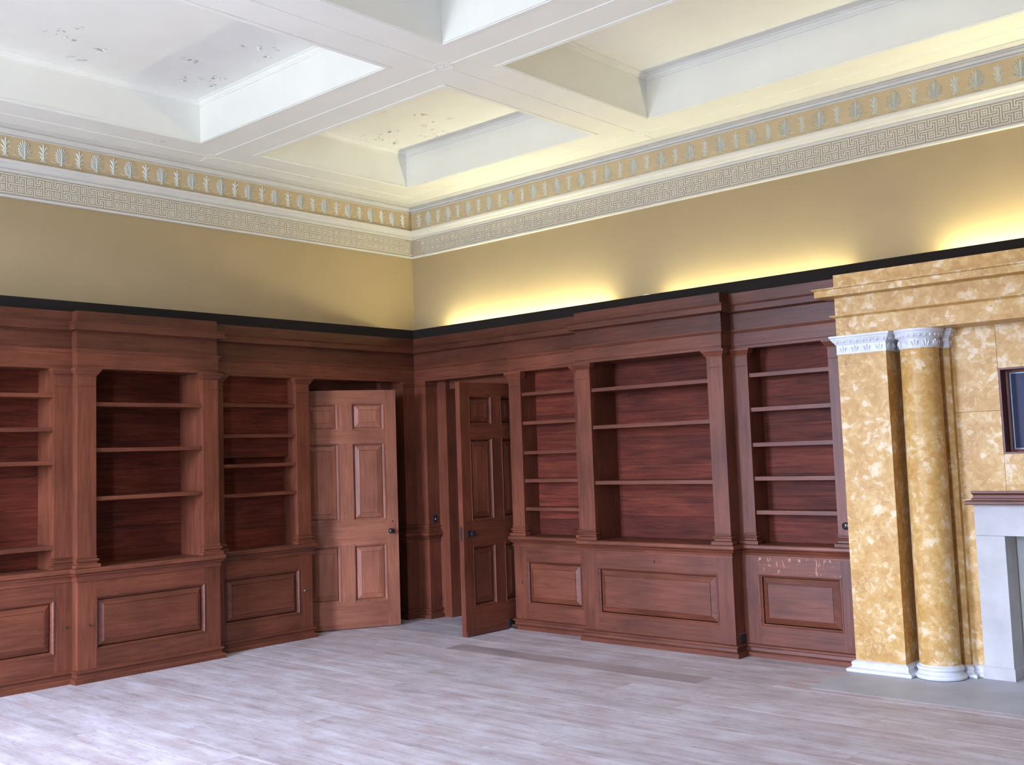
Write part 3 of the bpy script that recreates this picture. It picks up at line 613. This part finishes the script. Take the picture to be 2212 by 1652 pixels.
def marble_pilaster(par, a, b, dback, D, top=2.571):
    p = part(par, 'pilaster', MB(TB).wrap(a, b, dback, D, [(0, 0.05), (0, 2.571)]), M_SIENA)
    cp = part(p, 'pilaster_capital', MB(TB).wrap(a, b, dback, D, MCAP), M_WMARB, label='carved white marble capital')
    m = MB(TB)
    nF = max(2, int((b-a)/0.043)); nS = max(1, int((D-dback)/0.043))
    for k in range(nF):
        s = a-0.02+(b-a+0.04)*(k+0.5)/nF
        blob(m, s, D+0.022, 2.527, 0.013)
    for k in range(nF//2):
        s = a+(b-a)*(k+0.5)/(nF//2); acanth(m, s, D+0.003, 2.438, 2.492, 0.034)
    for sx, nx in ((b, 1), (a, -1)):
        for k in range(nS): blob(m, sx+nx*0.022, dback+(D-dback)*(k+0.5)/nS, 2.527, 0.013, nx, 0.0)
        for k in range(max(1, nS//2)): acanth(m, sx+nx*0.003, dback+(D-dback)*(k+0.5)/max(1, nS//2), 2.438, 2.492, 0.034, nx, 0.0)
    part(p, 'capital_carving', m, M_WMARB, label='egg-and-dart and leaf carving')['kind'] = 'stuff'
    part(p, 'pilaster_base', MB(TB).wrap(a, b, dback, D, MBAS), M_WMARB, label='white marble base')
def marble_column(par, cx, cd_):
    p = part(par, 'column', MB(TB).lathe(cx, cd_, [(0.1435, 0.10), (0.1435, 0.75), (0.142, 1.4), (0.1385, 2.1), (0.137, 2.43), (0.137, 2.571)], 56), M_SIENA, True)
    part(p, 'column_capital', MB(TB).lathe(cx, cd_, [(0.137+o*(1.0 if o > 0 else 1), z) for o, z in MCAP], 56), M_WMARB, True, 'carved white marble capital')
    m = MB(TB)
    for k in range(24):
        a = 2*math.pi*(k+0.5)/24; blob(m, cx+(0.137+0.022)*math.cos(a), cd_+(0.137+0.022)*math.sin(a), 2.527, 0.013, math.cos(a), math.sin(a))
    for k in range(11):
        a = 2*math.pi*(k+0.5)/11; acanth(m, cx+0.140*math.cos(a), cd_+0.140*math.sin(a), 2.438, 2.492, 0.034, math.cos(a), math.sin(a))
    part(p, 'capital_carving', m, M_WMARB, label='egg-and-dart and leaf carving')['kind'] = 'stuff'
    part(p, 'column_base', MB(TB).lathe(cx, cd_, [(0.170, 0.004), (0.180, 0.008), (0.184, 0.020), (0.178, 0.034), (0.165, 0.038), (0.157, 0.048), (0.154, 0.060), (0.160, 0.064), (0.165, 0.076), (0.161, 0.090), (0.150, 0.094), (0.1435, 0.104)], 56), M_WMARB, True, 'round white marble base')
for sgn in (0, 1):
    q = (lambda s: s) if sgn == 0 else mir
    a, b = sorted((q(XM0), q(XM1))); marble_pilaster(ch, a, b, 0.0, MP)
    marble_column(ch, q(5.912), 0.325)
    a, b = sorted((q(5.78), q(6.088))); marble_pilaster(ch, a, b, 0.0, 0.205)
# back slabs, each a sheet of its own
NX0, NX1, NZ0, NZ1 = 6.410, 2*XC-6.410, 1.622, 2.247
G = 0.0012
for a, b, z0, z1 in ((5.70, NX0, 1.939, 2.575), (NX1, mir(5.70), 1.939, 2.575), (5.70, NX0, 1.30, 1.939), (NX1, mir(5.70), 1.30, 1.939), (NX0, NX1, NZ1, 2.575), (NX0, NX1, 1.30, NZ0), (5.70, 6.19, 0.0, 1.30), (mir(6.19), mir(5.70), 0.0, 1.30)):
    part(ch, 'marble_slab', MB(TB).box(a+G, b-G, 0.0, WD, z0+G, z1-G), M_SIENA)
for a, b in ((6.088, 6.185), (mir(6.185), mir(6.088))):
    part(ch, 'wall_base', MB(TB).wrap(a, b, 0.0, WD, [(o*0.8, z) for o, z in MBAS], False, False), M_WMARB, label='white marble base')
# stone fireplace with an oak shelf
fp = thing('fireplace_surround', (XC, -0.20, 0), 'plain pale stone fire surround under a narrow oak shelf', 'fireplace')
SD = 0.205; OX = 6.386; SX = 6.186
for sgn in (0, 1):
    q = (lambda s: s) if sgn == 0 else mir
    a, b = sorted((q(SX), q(OX))); part(fp, 'jamb', MB(TB).box(a, b, -0.02, SD, 0.09, 1.030), M_STONE)
    a, b = sorted((q(SX-0.006), q(OX+0.006))); part(fp, 'plinth_block', MB(TB).wrap(a, b, -0.02, SD+0.008, [(0.004, 0.003), (0.004, 0.082), (0.0, 0.09)]), M_STONE)
    a, b = sorted((q(OX-0.012), q(OX+0.003))); part(fp, 'inner_fillet', MB(TB).box(a, b, -0.02, SD+0.006, 0.09, 1.03), M_STONE)
part(fp, 'lintel', MB(TB).box(SX, mir(SX), -0.02, SD, 1.032, 1.258), M_STONE)
part(fp, 'fireboard', MB(TB).box(OX-0.01, mir(OX)+0.01, -0.09, -0.05, 0.003, 1.09), M_BLOCK)
sh = part(fp, 'mantel_shelf', MB(TB).wrap(6.177, mir(6.177), 0.0, 0.275, [(0.018, 1.259), (0.022, 1.264), (0.022, 1.282), (0.016, 1.288), (-0.02, 1.289)]), WX, label='narrow oak shelf')
part(sh, 'shelf_moulding', MB(TB).wrap(6.190, mir(6.190), 0.0, 0.215, [(0.012, 1.287), (0.012, 1.298), (0.004, 1.304), (0.0, 1.325), (0.006, 1.334), (0.012, 1.340), (0.012, 1.354)]), WX)
# glazed niche above the fire
ni = thing('glazed_niche', (XC, -0.16, NZ0), 'dark glazed panel in a deep oak frame sunk in the marble', 'display case')
fr = MB(TB).rects([(NX0, NX1, NZ0, NZ1, WD-0.004), (NX0+0.012, NX1-0.012, NZ0+0.012, NZ1-0.012, WD-0.004), (NX0+0.014, NX1-0.014, NZ0+0.014, NZ1-0.014, 0.04), (NX0+0.028, NX1-0.028, NZ0+0.028, NZ1-0.028, 0.036), (NX0+0.030, NX1-0.030, NZ0+0.030, NZ1-0.030, -0.004), (NX0, NX1, NZ0, NZ1, -0.004)])
part(ni, 'frame', fr, WZ)
part(ni, 'glazing_bead', MB(TB).rects([(NX0+0.030, NX1-0.030, NZ0+0.030, NZ1-0.030, -0.002), (NX0+0.030, NX1-0.030, NZ0+0.030, NZ1-0.030, 0.004), (NX0+0.038, NX1-0.038, NZ0+0.038, NZ1-0.038, 0.004), (NX0+0.038, NX1-0.038, NZ0+0.038, NZ1-0.038, -0.002)]), M_PUTTY)
part(ni, 'pane', MB(TB).box(NX0+0.03, NX1-0.03, -0.012, -0.003, NZ0+0.03, NZ1-0.03), M_GLASS)
# hearth
solid('hearth_slab', MB().box(5.298, mir(5.298), -1.173, 0.0, 0.0006, 0.0022), M_HEARTH, 'blue-grey stone hearth slab in front of the marble chimneypiece', 'hearth', origin=(XC, -0.6, 0))

# ------------------------------------------------------------------ strip lamps on top of the bookcases
def strip(s0, s1, strength, label, lift=0.0):
    t = thing('strip_lamp', TB((s0+s1)/2, 0.10, 3.060), label, 'strip light', 'strip lamps behind the cornice')
    part(t, 'tray', MB(TB).box(s0, s1, 0.06, 0.14, 3.060, 3.076), M_WHITE)
    for q in (s0, s1-0.02): part(t, 'end_cap', MB(TB).box(q, q+0.02, 0.075, 0.125, 3.076, 3.130+lift), M_WHITE)
    part(t, 'tube', MB().lathe_axis(TB(s0+0.02, 0.10, 3.104), (1, 0, 0), [(0.013, 0), (0.013, s1-s0-0.04)], 10), emit('strip_glow', (1.0, 0.97, 0.58), strength), True)
    return t
strip(0.55, 2.85, 130.0, 'bright strip lamp glowing above the narrow bookcase near the corner')
strip(3.45, 5.30, 55.0, 'dimmer strip lamp glowing above the bookcase next to the marble')
strip(6.02, 8.0, 130.0, 'bright strip lamp glowing above the chimneypiece')
t = thing('lamp_fitting', TB(3.44, 0.29, 3.045), 'small white lamp fitting peeping over the black upstand', 'fitting')
part(t, 'body', MB(TB).box(3.41, 3.47, 0.24, 0.30, 3.045, 3.158), M_WHITE); part(t, 'clip', MB(TB).box(3.425, 3.455, 0.25, 0.29, 3.158, 3.164), M_WHITE)

for o in bpy.data.objects:
    if '_o' in o: del o['_o']
